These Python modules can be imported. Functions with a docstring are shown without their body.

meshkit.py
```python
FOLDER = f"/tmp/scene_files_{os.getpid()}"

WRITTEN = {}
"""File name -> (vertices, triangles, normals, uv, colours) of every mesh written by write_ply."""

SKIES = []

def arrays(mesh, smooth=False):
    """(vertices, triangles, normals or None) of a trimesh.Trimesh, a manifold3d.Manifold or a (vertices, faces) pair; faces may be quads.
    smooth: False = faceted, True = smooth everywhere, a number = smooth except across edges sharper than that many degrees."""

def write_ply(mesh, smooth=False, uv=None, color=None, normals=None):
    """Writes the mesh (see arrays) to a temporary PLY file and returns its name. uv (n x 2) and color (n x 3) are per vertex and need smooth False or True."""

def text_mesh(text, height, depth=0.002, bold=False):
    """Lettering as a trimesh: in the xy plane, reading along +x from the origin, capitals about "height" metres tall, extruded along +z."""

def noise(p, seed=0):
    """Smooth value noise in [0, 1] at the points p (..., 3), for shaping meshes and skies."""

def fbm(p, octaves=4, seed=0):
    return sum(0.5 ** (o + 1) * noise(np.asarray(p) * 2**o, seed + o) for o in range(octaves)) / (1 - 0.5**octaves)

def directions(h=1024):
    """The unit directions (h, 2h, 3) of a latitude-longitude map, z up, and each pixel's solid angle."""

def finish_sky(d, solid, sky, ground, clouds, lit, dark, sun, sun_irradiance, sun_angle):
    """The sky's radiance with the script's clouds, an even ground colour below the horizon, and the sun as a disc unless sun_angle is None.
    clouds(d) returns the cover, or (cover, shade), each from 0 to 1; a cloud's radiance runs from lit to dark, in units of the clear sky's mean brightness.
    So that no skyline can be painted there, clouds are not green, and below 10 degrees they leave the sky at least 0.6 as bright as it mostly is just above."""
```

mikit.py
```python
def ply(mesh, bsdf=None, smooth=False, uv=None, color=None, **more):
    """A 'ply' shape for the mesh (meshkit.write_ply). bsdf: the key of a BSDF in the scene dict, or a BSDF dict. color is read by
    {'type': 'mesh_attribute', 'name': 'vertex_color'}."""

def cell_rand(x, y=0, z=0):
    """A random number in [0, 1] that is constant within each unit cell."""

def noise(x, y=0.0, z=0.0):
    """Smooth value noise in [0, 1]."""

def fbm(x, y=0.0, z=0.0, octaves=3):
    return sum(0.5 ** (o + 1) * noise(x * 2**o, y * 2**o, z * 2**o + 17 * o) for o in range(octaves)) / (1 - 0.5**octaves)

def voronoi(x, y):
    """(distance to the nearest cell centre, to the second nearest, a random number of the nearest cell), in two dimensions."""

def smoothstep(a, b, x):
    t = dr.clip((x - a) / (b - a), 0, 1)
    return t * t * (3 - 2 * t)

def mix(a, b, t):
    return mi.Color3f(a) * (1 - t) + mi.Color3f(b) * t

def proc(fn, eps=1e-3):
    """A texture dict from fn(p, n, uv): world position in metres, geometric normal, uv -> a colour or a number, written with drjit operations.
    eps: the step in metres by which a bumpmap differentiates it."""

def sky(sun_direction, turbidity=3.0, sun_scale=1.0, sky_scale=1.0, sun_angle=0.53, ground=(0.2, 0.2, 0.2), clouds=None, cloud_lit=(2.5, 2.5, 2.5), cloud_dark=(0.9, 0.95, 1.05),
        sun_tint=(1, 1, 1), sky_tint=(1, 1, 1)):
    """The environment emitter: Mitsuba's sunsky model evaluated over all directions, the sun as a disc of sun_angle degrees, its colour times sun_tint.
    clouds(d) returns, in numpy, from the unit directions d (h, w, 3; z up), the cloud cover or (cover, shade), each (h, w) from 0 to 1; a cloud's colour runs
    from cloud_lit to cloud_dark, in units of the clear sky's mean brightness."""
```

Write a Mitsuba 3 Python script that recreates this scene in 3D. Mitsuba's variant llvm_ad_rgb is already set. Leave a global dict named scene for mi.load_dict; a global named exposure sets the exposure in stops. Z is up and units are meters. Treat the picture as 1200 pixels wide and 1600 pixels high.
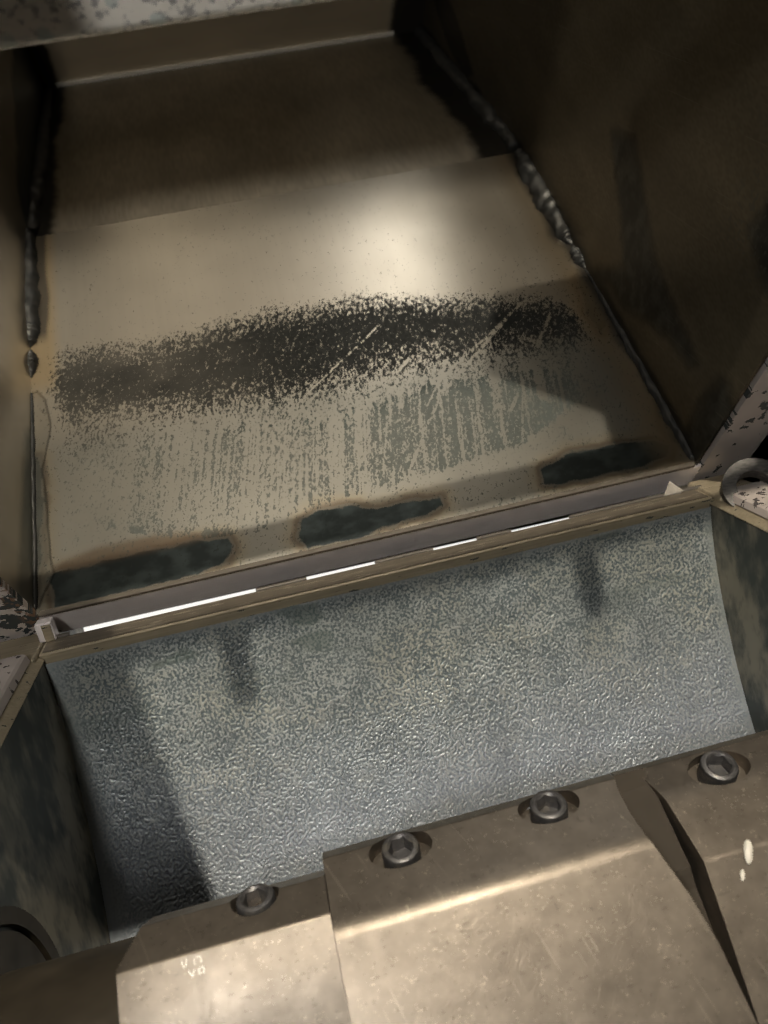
import math, random
import numpy as np, trimesh, manifold3d as m3, drjit as dr, mitsuba as mi
from scipy.ndimage import gaussian_filter
from shapely.geometry import Polygon
import mikit, meshkit
from mikit import proc, noise, fbm, smoothstep, mix, voronoi

rng = np.random.default_rng(7)
random.seed(7)
T = mi.ScalarTransform4f
scene, labels = {'type': 'scene'}, {}

# ---------------------------------------------------------------- frame of the machine
# geometry is drawn in machine axes (x along the rotor, a up the hopper's back panel, b out of that panel towards the viewer)
# and turned into the world, z up, by M.
U = (0.67699, 0.73599)
M = np.array([[1, 0, 0], [0, U[1], -U[0]], [0, U[0], U[1]]])
def tow(p): return np.asarray(p, float) @ M.T
def tom(p): return np.asarray(p, float) @ M
W = 0.36
XL, XR = -0.005, 0.366           # inner faces of the hopper's sides

# ---------------------------------------------------------------- camera
CAM = np.array([0.13788, -0.39196, 0.14577])
FWD = np.array([0.111266, 0.939851, -0.322953])
UP = np.array([0.219077, 0.293777, 0.930430])
scene['camera'] = {
    'type': 'thinlens', 'fov': 53.1301, 'fov_axis': 'x', 'aperture_radius': 0.0013, 'focus_distance': 0.345,
    'near_clip': 0.01, 'far_clip': 30.0,
    'to_world': T().look_at(origin=CAM.tolist(), target=(CAM + FWD).tolist(), up=UP.tolist()),
}
exposure = 0.0

# ---------------------------------------------------------------- lamps (workshop ceiling lamp, inspection lamps, added glow tube behind)
def rgb(*c): return {'type': 'rgb', 'value': list(map(float, c))}
CEIL = 0.34                                   # warm ceiling luminaire
GLARE = 9.0                                  # bare warm bulb under it
WARM, WARM_POS, WARM_R = 14500.0, (0.20, -0.75, 1.10), 0.011
COOL, COOL_POS, COOL_R = 245.0, (-0.04, -0.75, 0.40), 0.03
TUBE = 1.05

# ---------------------------------------------------------------- mesh helpers (machine axes unless said otherwise)
def put(key, mesh, bsdf, smooth=False, uv=None, world=False, **more):
    if isinstance(mesh, m3.Manifold):
        q = mesh.to_mesh(); mesh = (np.array(q.vert_properties[:, :3]), np.array(q.tri_verts))
    if not isinstance(mesh, (tuple, list)):
        mesh = (np.array(mesh.vertices), np.array(mesh.faces))
    v = mesh[0] if world else tow(mesh[0])
    k, n = key, 1
    while k in scene:
        k = f'{key}_{n:03d}'; n += 1
    scene[k] = mikit.ply((v, np.asarray(mesh[1])), bsdf, smooth=smooth, uv=uv, **more)
    return k
def tag(key, label, cat=None, group=None, kind=None):
    d = {}
    if label: d['label'] = label
    if cat: d['category'] = cat
    if group: d['group'] = group
    if kind: d['kind'] = kind
    labels[key] = d
def mf(vertices, faces):
    return m3.Manifold(m3.Mesh(np.asarray(vertices, np.float32), np.asarray(faces, np.uint32)))
def prism_x(poly, x0, x1):
    """polygon in (a, b) extruded along x, as a Manifold"""
    p = np.asarray(poly, float)
    if Polygon(p).exterior.is_ccw is False: p = p[::-1]
    m = m3.Manifold.extrude(m3.CrossSection([p.tolist()]), x1 - x0)
    return m.transform(np.array([[0, 0, 1, x0], [1, 0, 0, 0], [0, 1, 0, 0]], float))
def box(x0, x1, a0, a1, b0, b1):
    return m3.Manifold.cube([x1 - x0, a1 - a0, b1 - b0]).translate([x0, a0, b0])
def wbox(x0, x1, y0, y1, z0, z1):
    return m3.Manifold.cube([x1 - x0, y1 - y0, z1 - z0]).translate([x0, y0, z0])
def rbox(lo, hi, r, n=12):
    """box with rounded edges: the hull of eight small spheres"""
    s = m3.Manifold.sphere(r, n)
    return m3.Manifold.batch_hull([s.translate([lo[0] + r if i & 1 else hi[0] - r, lo[1] + r if i & 2 else hi[1] - r, lo[2] + r if i & 4 else hi[2] - r]) for i in range(8)])
def grid_sheet(P, flip=False):
    """P (n, m, 3) of points as a triangle sheet"""
    n, m = P.shape[:2]
    i = np.arange(n * m).reshape(n, m)
    q = np.stack([i[:-1, :-1], i[1:, :-1], i[1:, 1:], i[:-1, 1:]], -1).reshape(-1, 4)
    if flip: q = q[:, ::-1]
    return P.reshape(-1, 3), np.vstack([q[:, [0, 1, 2]], q[:, [0, 2, 3]]])
def frame(origin, axis):
    """4x3 matrix that takes +z to axis"""
    z = np.asarray(axis, float); z /= np.linalg.norm(z)
    x = np.array([1.0, 0, 0]); x -= z * (x @ z); x /= np.linalg.norm(x)
    y = np.cross(z, x)
    return np.column_stack([x, y, z, np.asarray(origin, float)])

# ---------------------------------------------------------------- materials
def pw(x, pts):
    y = mi.Float(pts[0][1])
    for (x0, y0), (x1, y1) in zip(pts[:-1], pts[1:]):
        y = y + dr.clip((x - x0) / (x1 - x0), 0, 1) * (y1 - y0)
    return y
def poly_sd(x, y, pts):
    d, s = mi.Float(1e9), mi.Float(1)
    n = len(pts)
    for i in range(n):
        (ax, ay), (bx, by) = pts[i], pts[i - 1]
        ex, ey = bx - ax, by - ay
        wx, wy = x - ax, y - ay
        t = dr.clip((wx * ex + wy * ey) / (ex * ex + ey * ey), 0, 1)
        px, py = wx - ex * t, wy - ey * t
        d = dr.minimum(d, px * px + py * py)
        c1, c2, c3 = y >= ay, y < by, (ex * wy) > (ey * wx)
        s = dr.select((c1 & c2 & c3) | (~c1 & ~c2 & ~c3), -s, s)
    return s * dr.sqrt(d)
def seg_d(x, y, x0, y0, x1, y1):
    ex, ey = x1 - x0, y1 - y0
    t = dr.clip(((x - x0) * ex + (y - y0) * ey) / (ex * ex + ey * ey), 0, 1)
    return dr.sqrt(dr.square(x - x0 - ex * t) + dr.square(y - y0 - ey * t))

STEEL = (0.49, 0.448, 0.385)
def tint(x, y, polys, base=STEEL, soft=0.0, dark=(0.085, 0.10, 0.10), ring=(0.22, 0.165, 0.12), gold=(0.47, 0.38, 0.26)):
    """bare steel with the blue-grey burn marks and straw coloured rims left by welding; x, y in mm"""
    wx = x + 2.4 * (noise(x * 0.16, y * 0.16, 3.0) - 0.5) + 0.9 * (noise(x * 0.6, y * 0.6, 9.0) - 0.5)
    wy = y + 2.4 * (noise(x * 0.16, y * 0.16, 13.0) - 0.5) + 0.9 * (noise(x * 0.6, y * 0.6, 19.0) - 0.5)
    d = mi.Float(1e9)
    for p in polys: d = dr.minimum(d, poly_sd(wx, wy, p))
    patchy = fbm(x * 0.03, y * 0.03, 5.0)
    c = mix(base, [v * 0.86 for v in base], patchy)
    c = mix(c, gold, 0.6 * (1 - smoothstep(3.0, 12.0, d)))
    c = mix(c, ring, 0.85 * (1 - smoothstep(1.6, 6.0, d)))
    c = mix(c, [0.6 * v for v in base], 0.6 * smoothstep(2.0, 0.8, d))
    mott = fbm(x * 0.11, y * 0.16, 27.0, octaves=4)
    dk = mix([0.7 * v for v in dark], [1.35 * v for v in dark], smoothstep(0.3, 0.75, mott))
    c = mix(c, dk, smoothstep(0.5 + soft, -0.8 - soft, d + 1.2 * (mott - 0.5)))
    return c

B_POLYS = [
    [(3.1, 18), (10.5, 20.7), (44.7, 21), (79.4, 20.8), (98.3, 17.9), (101.4, 12.5), (95.2, 2.9), (77, 0.3), (43, -1), (4.9, -1)],
    [(135.6, 9.3), (140.3, 19), (151.3, 22.9), (167.4, 21.3), (182.3, 14.7), (195.4, 15.2), (219.1, 13.7), (218.8, 7.6), (207.2, 4.3), (183.1, 2.5), (168, -0.5), (139.5, 0.4)],
    [(278.9, 16.2), (295, 22.5), (322.9, 23.1), (349.3, 19.4), (357.3, 12.5), (352.2, 6), (334.6, 4.5), (295.5, 4), (277.6, 7.4)],
    [(-7.4, 99.5), (-1.6, 99.8), (0.2, 78.9), (-1.4, 28.3), (-5, 10), (-9, 20)],
    [(358.2, 159.4), (366, 160.3), (366, 143.2), (361, 116.8), (353.6, 106.8), (350.1, 125.5)],
    [(366.7, 48.6), (370.6, 37.3), (367, 12), (359.2, 14.8), (359.6, 27.8)],
]
TONGUE = [(-8, 151.3), (-0.7, 152.8), (4.6, 143.5), (6.5, 125), (5.3, 110.4), (1.2, 92.5), (2.7, 60.6), (4.7, 30.7), (6.5, 20.2), (-3, 1.6), (-9, 0.9)]
def back_color(p, n, uv):
    x, y = uv.x * 1000, uv.y * 1000
    c = tint(x, y, B_POLYS)
    d = poly_sd(x + 1.6 * (noise(x * 0.2, y * 0.1, 2.0) - 0.5), y, TONGUE)
    c = c * (1 - 0.62 * smoothstep(1.5, 0.0, dr.abs(d + 0.6)))
    c = mix(c, (0.30, 0.27, 0.22), 0.5 * smoothstep(0.0, -2.0, d))
    br = poly_sd(x, y, [(5.6, 24.4), (28, 29.4), (59, 29.4), (94, 23), (79, 20.8), (45, 21), (10.5, 20.7)])
    c = mix(c, (0.20, 0.135, 0.09), 0.75 * smoothstep(4.0, -2.5, br))
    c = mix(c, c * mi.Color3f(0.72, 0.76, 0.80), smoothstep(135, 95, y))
    # straw tint beside the long bead on the left and the one on the right
    c = mix(c, (0.50, 0.37, 0.20), 0.7 * smoothstep(16, 6, x) * smoothstep(140, 165, y))
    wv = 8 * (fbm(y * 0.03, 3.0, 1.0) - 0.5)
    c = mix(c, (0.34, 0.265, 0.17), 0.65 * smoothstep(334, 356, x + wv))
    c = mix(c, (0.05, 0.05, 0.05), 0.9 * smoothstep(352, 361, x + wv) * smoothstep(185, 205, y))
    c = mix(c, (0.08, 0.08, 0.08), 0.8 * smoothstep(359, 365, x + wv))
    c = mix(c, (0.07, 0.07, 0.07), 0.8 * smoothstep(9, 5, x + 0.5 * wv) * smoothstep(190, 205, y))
    return c * (0.985 + 0.03 * noise(x * 0.5, y * 0.02, 1.0))
D_TOP = [(-1, 184), (16, 185), (56, 178), (98, 180), (150, 185), (210, 181), (268, 165), (330, 148), (349, 134)]
D_CORE = [(-1, 137), (14, 132), (91, 119), (139, 119), (196, 121), (254, 119), (318, 116), (344, 115)]
D_LOW = [(-1, 112), (21, 106), (89, 100), (137, 86), (187, 82), (225, 91), (267, 91), (311, 87), (334, 90)]
D_BOT = [(9, 86), (29, 42), (80, 22), (114, 17), (144, 23), (190, 28), (228, 31), (277, 38), (319, 57)]
PATCH = [(178, 43), (224, 31), (277, 37), (319, 59), (307, 56), (271, 90), (243, 95), (221, 88)]
SCR = [(155.8, 102.8, 218.7, 152.4), (131.5, 76.7, 168.7, 107.1), (245.4, 89.1, 297.9, 133.7), (221, 67.4, 252.2, 111.7), (206.4, 35.5, 247.7, 96.5),
       (328, 131.5, 277.6, 62.3), (298.8, 99, 275.2, 38.3), (238.6, 93.6, 315.9, 147), (182.2, 77.9, 228.8, 118), (191.7, 37.1, 203.8, 77.1), (250, 30, 262, 90), (120, 30, 136, 80)]
def dust_mask(p, n, uv):
    x, y = uv.x * 1000, uv.y * 1000
    wob = 5 * (fbm(x * 0.05, 0.3, 1.0) - 0.5)
    top, core, low, bot = pw(x, D_TOP) + wob, pw(x, D_CORE) + wob, pw(x, D_LOW) + 2 * wob, pw(x, D_BOT)
    up = smoothstep(top + 12, top - 9, y)
    dens = up * (0.62 + 0.38 * smoothstep(top - 2, top - 26, y))
    t = smoothstep(core + 20, low - 8, y)
    dens = dens * (1 - 0.78 * t) - 0.10 * noise(x * 0.05, y * 0.08, 2.0)
    xs = x - 0.21 * (y - 60)
    streak = smoothstep(0.36, 0.62, noise(xs * 0.42, y * 0.012, 4.0) * 0.5 + 0.5 * noise(xs * 1.0, y * 0.016, 8.0))
    zone = smoothstep(low + 10, low - 6, y) * smoothstep(bot - 3, bot + 4, y) * smoothstep(20, 60, x) * smoothstep(330, 315, x)
    dens = dens * (1 - zone) + zone * (0.16 + (0.46 + 0.2 * smoothstep(120, 200, x)) * streak * (0.55 + 0.6 * noise(x * 0.02, y * 0.03, 6.0)))
    left = smoothstep(110, 30, x) * smoothstep(low + 14, low, y) * smoothstep(60, 100, y)
    dens = dr.maximum(dens, 0.40 * left)
    pd = poly_sd(x, y, PATCH)
    dens = dr.maximum(dens, smoothstep(2.0, -1.0, pd) * (0.70 - 0.45 * smoothstep(0.5, 0.8, noise(xs * 0.5, y * 0.02, 14.0))))
    foot = smoothstep(110, 95, x) * smoothstep(28, 36, x) * smoothstep(bot - 1.5, bot + 1.0, y) * smoothstep(bot + 15, bot + 3, y)
    dens = dr.maximum(dens, 0.62 * foot * noise(x * 0.35, y * 0.06, 3.0) * 1.5)
    dens = dens * smoothstep(2, 22, x + 5 * noise(y * 0.1, 1.0, 1.0)) * smoothstep(352, 338, x)
    s = mi.Float(1e9)
    for k, q in enumerate(SCR): s = dr.minimum(s, seg_d(x + 1.5 * (noise(y * 0.08, k) - 0.5), y, *q) - 0.25 * (k % 3))
    dens = dens * (1 - 0.75 * smoothstep(0.9, 0.3, s) * noise(x * 0.3, y * 0.3, 21.0) * 1.5)
    dens = dr.maximum(dens, 0.13 * smoothstep(190, 150, y) * smoothstep(4, 14, y))
    gx = x - 0.21 * y
    g = 0.50 * noise(gx * 1.05, y * 0.50, 31.0) + 0.50 * noise(gx * 1.9, y * 1.25, 37.0)
    th = 0.12 + 0.70 * dens
    return smoothstep(0.09, -0.07, g - th) * (0.965 - 0.22 * smoothstep(low + 4, low - 14, y)) * (1 - 0.14 * smoothstep(170, 40, x) * fbm(x * 0.04, y * 0.06, 51.0) * 2) + 0.03
def dust_color(p, n, uv):
    x, y = uv.x * 1000, uv.y * 1000
    lowpart = smoothstep(115, 80, y)
    c = mix((0.014, 0.015, 0.015), (0.054, 0.066, 0.064), lowpart)
    return c * (0.7 + 0.7 * noise(x * 0.9, y * 0.9, 5.0))
def rough_back(p, n, uv):
    x, y = uv.x * 1000, uv.y * 1000
    return 0.27 + 0.07 * fbm(x * 0.03, y * 0.03, 2.0)
two = lambda b: {'type': 'twosided', 'bsdf': b}
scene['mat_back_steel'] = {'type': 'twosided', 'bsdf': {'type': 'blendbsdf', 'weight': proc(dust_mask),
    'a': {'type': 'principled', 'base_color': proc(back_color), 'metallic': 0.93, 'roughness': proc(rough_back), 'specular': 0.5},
    'b': {'type': 'principled', 'base_color': proc(dust_color), 'roughness': 0.8, 'specular': 0.08}}}

S_POLYS = [[(85.7, 179), (99.8, 155), (83.1, 130.3), (62, 102.2), (53.5, 65.6), (48.1, 32.8), (39.2, 38.1), (36.8, 61.9), (26.4, 81.7), (12.2, 111.7), (10, 136.9), (5.3, 150.8), (32, 124.6), (57.5, 146.2), (73.5, 166.3)],
           [(2, 15), (21.5, 17.9), (39, 17.8), (57.2, 13.1), (60.4, 7), (52.7, -4), (31.9, -6), (2, -4)],
           [(122, 32), (128, 44), (150, 40), (150, 4), (122, 6), (117, 18)]]
def side_color(p, n, uv):
    x, y = uv.x * 1000, uv.y * 1000
    c = tint(x, y, S_POLYS, base=(0.115, 0.098, 0.07), dark=(0.045, 0.046, 0.042), ring=(0.095, 0.08, 0.058), gold=(0.118, 0.10, 0.07), soft=5.0)
    sp = smoothstep(0.70, 0.8, noise(x * 0.6, y * 0.6, 3.0)) * smoothstep(95, 130, x) * smoothstep(90, 30, y)
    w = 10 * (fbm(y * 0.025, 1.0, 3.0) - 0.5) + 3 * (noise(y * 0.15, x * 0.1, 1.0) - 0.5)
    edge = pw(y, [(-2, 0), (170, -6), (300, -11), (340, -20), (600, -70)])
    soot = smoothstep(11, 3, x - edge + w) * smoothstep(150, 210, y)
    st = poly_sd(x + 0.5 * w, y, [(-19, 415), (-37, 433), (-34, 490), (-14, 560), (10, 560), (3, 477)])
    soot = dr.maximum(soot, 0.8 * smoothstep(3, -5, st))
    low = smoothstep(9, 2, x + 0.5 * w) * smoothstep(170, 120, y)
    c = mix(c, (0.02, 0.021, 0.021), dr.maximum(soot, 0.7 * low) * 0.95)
    c = c * (0.88 + 0.24 * noise(x * 0.9, y * 0.5, 5.0)) * (0.85 + 0.3 * fbm(x * 0.06, y * 0.015, 8.0))
    scr = smoothstep(0.90, 0.95, noise(x * 0.7 + 0.25 * y, y * 0.03, 33.0))
    c = mix(c, (0.25, 0.22, 0.17), 0.12 * scr)
    return mix(c, (0.08, 0.08, 0.07), 0.8 * sp)
def side_color_left(p, n, uv):
    x, y = uv.x * 1000, uv.y * 1000
    c = mix((0.36, 0.325, 0.265), (0.26, 0.235, 0.195), fbm(x * 0.03, y * 0.03, 4.0))
    return mix(c, (0.10, 0.11, 0.10), dr.maximum(smoothstep(8, -2, poly_sd(x, y, [(-5, 0), (18, 0), (16, 25), (10, 60), (4, 110), (-5, 120)])) * 0.8, smoothstep(14, 4, x + 12 * fbm(y * 0.03, 2.0, 1.0) - pw(y, [(0, -20), (290, -20), (330, 4), (600, 4)]))))
scene['mat_side_right'] = two({'type': 'principled', 'base_color': proc(side_color), 'metallic': 0.8, 'roughness': 0.42})
scene['mat_side_left'] = two({'type': 'principled', 'base_color': proc(side_color_left), 'metallic': 0.85, 'roughness': 0.38})
def plain_steel(p, n, uv):
    return mix((0.27, 0.24, 0.19), (0.20, 0.18, 0.145), fbm(p.x * 25, p.y * 25, p.z * 25))
scene['mat_plain_steel'] = two({'type': 'principled', 'base_color': proc(plain_steel), 'metallic': 0.9, 'roughness': 0.34})
def shaded_upper_steel(p, n, uv):
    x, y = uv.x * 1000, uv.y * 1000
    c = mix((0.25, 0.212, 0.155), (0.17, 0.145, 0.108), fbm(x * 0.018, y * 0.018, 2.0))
    c = mix((0.42, 0.38, 0.32), c, smoothstep(300, 345, y + 12 * (fbm(x * 0.03, 4.0, 1.0) - 0.5)))  # same sheet as below the fold; shade up here is put into the colour
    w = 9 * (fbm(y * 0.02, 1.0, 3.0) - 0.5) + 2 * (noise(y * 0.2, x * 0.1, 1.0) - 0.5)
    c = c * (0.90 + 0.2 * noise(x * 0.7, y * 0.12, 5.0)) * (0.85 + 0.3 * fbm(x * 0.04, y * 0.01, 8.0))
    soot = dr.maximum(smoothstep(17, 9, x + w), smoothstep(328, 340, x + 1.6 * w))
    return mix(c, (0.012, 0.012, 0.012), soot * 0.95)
scene['mat_shaded_upper_steel'] = two({'type': 'principled', 'base_color': proc(shaded_upper_steel), 'metallic': 0.75, 'roughness': 0.45, 'specular': 0.2})
def top_steel(p, n, uv):
    x, y = uv.x * 1000, uv.y * 1000
    c = mix((0.50, 0.43, 0.33), (0.36, 0.31, 0.24), fbm(x * 0.012, y * 0.03, 2.0))
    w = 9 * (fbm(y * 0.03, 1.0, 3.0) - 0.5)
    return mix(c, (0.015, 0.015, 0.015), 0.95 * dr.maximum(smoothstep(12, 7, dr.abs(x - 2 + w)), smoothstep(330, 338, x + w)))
scene['mat_top_steel'] = two({'type': 'principled', 'base_color': proc(top_steel), 'metallic': 0.7, 'roughness': 0.5})
def weld_color(p, n, uv):
    k = noise(p.x * 60, p.y * 260, p.z * 260)
    return mix((0.032, 0.034, 0.035), (0.065, 0.064, 0.062), k)
scene['mat_weld'] = two({'type': 'principled', 'base_color': proc(weld_color), 'metallic': 0.7, 'roughness': 0.48})

def chips(x, y, edge, seed):
    """mask of chipped places; x, y in mm, edge: mm from the edge that chips first"""
    n1 = fbm(x * 0.16, y * 0.16, seed, octaves=4)
    return smoothstep(0.60, 0.63, n1 + 0.12 * smoothstep(6, 0, edge) - 0.085)
def flange_color(p, n, uv):
    x, y = uv.x * 1000, uv.y * 1000
    c = mix((0.84, 0.78, 0.78), (0.74, 0.685, 0.685), fbm(x * 0.02, y * 0.2, 3.0))
    return c * (0.94 + 0.12 * noise(x * 3, y * 3, 2.0))
scene['mat_flange'] = two({'type': 'principled', 'base_color': proc(flange_color), 'metallic': 0.15, 'roughness': 0.5})
def flange_side_color(p, n, uv):
    x, y = uv.x * 1000, uv.y * 1000           # x: distance from the inner edge, y: along the flange
    c = mix((0.46, 0.415, 0.395), (0.36, 0.325, 0.31), fbm(x * 0.05, y * 0.05, 3.0))
    m = chips(x, y, x, 4.0)
    return mix(c, (0.055, 0.06, 0.06), m)
scene['mat_flange_side'] = two({'type': 'principled', 'base_color': proc(flange_side_color), 'metallic': 0.1, 'roughness': 0.5})
def flange_left_color(p, n, uv):
    x, y = uv.x * 1000, uv.y * 1000
    c = mix((0.72, 0.66, 0.63), (0.60, 0.53, 0.50), fbm(x * 0.08, y * 0.08, 3.0))
    e = dr.minimum(x, y + 8)
    m = smoothstep(0.56, 0.61, fbm(x * 0.22, y * 0.22, 8.0, octaves=4) + 0.15 * smoothstep(7, 0, x) + 0.26 * smoothstep(9, 2, dr.abs(y + 1)) * smoothstep(20, 6, x))
    r = smoothstep(0.6, 0.7, noise(x * 0.6, y * 0.6, 2.0)) * smoothstep(9, 2, x)
    return mix(mix(c, (0.06, 0.07, 0.075), m), (0.28, 0.15, 0.08), 0.7 * r)
scene['mat_flange_left'] = two({'type': 'principled', 'base_color': proc(flange_left_color), 'metallic': 0.1, 'roughness': 0.5})

def rim_color(p, n, uv):
    x, y, z = p.x * 1000, p.y * 1000, p.z * 1000
    g = fbm(x * 0.02, y * 0.9, z * 0.9)
    c = mix((0.44, 0.375, 0.27), (0.30, 0.258, 0.19), g)
    return mix(c, (0.10, 0.11, 0.10), smoothstep(0.66, 0.74, fbm(x * 0.12, y * 0.5, z * 0.5 + 4.0, octaves=4)))
scene['mat_rim'] = two({'type': 'principled', 'base_color': proc(rim_color), 'metallic': 0.45, 'roughness': 0.4})
def rim_cap_color(p, n, uv):
    x, y = p.x * 1000, p.y * 1000
    c = mix((0.20, 0.172, 0.135), (0.14, 0.12, 0.095), fbm(x * 0.02, y * 0.8, 3.0))
    return mix(c, (0.34, 0.30, 0.24), 0.6 * smoothstep(0.62, 0.8, fbm(x * 0.08, y * 0.6, 9.0)))
scene['mat_rim_cap'] = two({'type': 'principled', 'base_color': proc(rim_cap_color), 'metallic': 0.5, 'roughness': 0.4})
def grime_color(p, n, uv):
    x, y, z = p.x * 1000, p.y * 1000, p.z * 1000
    return mix((0.055, 0.07, 0.066), (0.12, 0.125, 0.105), fbm(x * 0.4, y * 0.4, z * 0.4))
scene['mat_grime'] = two({'type': 'principled', 'base_color': proc(grime_color), 'roughness': 0.6})

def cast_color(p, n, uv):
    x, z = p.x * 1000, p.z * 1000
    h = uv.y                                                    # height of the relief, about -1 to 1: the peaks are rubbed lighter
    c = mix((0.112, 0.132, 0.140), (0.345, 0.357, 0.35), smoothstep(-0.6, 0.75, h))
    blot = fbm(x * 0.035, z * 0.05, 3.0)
    warm_upper = smoothstep(-150, -60, z)                         # warm light above and cool light below, put into the wall colour
    c = mix(c, (0.36, 0.335, 0.25), (0.06 + 0.38 * smoothstep(0.42, 0.72, blot)) * smoothstep(-0.4, 0.7, h) * (0.35 + 0.65 * warm_upper))
    c = mix(c, (0.34, 0.362, 0.42), 0.55 * (1 - warm_upper))
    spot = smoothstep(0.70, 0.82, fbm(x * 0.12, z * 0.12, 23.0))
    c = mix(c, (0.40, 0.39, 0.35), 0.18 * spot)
    dark_blots = smoothstep(0.60, 0.75, fbm(x * 0.03, z * 0.09, 41.0)) * smoothstep(-75, -35, z)  # darker blots towards the top of the wall
    c = mix(c, (0.11, 0.135, 0.125), 0.65 * dark_blots)
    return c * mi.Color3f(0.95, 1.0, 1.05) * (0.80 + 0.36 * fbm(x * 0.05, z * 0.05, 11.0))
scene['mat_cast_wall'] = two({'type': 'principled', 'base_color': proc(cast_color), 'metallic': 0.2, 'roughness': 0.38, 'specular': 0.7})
def cheek_color(p, n, uv):
    y, z = p.y * 1000, p.z * 1000
    g = fbm(y * 0.05, z * 0.03, 2.0)
    c = mix((0.065, 0.075, 0.072), (0.26, 0.24, 0.195), smoothstep(0.32, 0.66, 0.6 * g + 0.4 * fbm(y * 0.18, z * 0.10, 12.0, octaves=4)))
    return mix(c, (0.06, 0.06, 0.055), 0.35 * smoothstep(0.60, 0.9, fbm(y * 0.3, z * 0.14, 7.0)))
scene['mat_cheek'] = two({'type': 'principled', 'base_color': proc(cheek_color), 'metallic': 0.55, 'roughness': 0.42})
def rail_color(p, n, uv):
    x, y = p.x * 1000, p.y * 1000
    c = mix((0.58, 0.52, 0.495), (0.46, 0.41, 0.39), fbm(x * 0.1, y * 0.1, 1.0))
    return mix(c, (0.10, 0.09, 0.09), smoothstep(0.66, 0.70, fbm(x * 0.25, y * 0.25, 5.0, octaves=4)))
scene['mat_rail'] = two({'type': 'principled', 'base_color': proc(rail_color), 'metallic': 0.3, 'roughness': 0.42})

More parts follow.
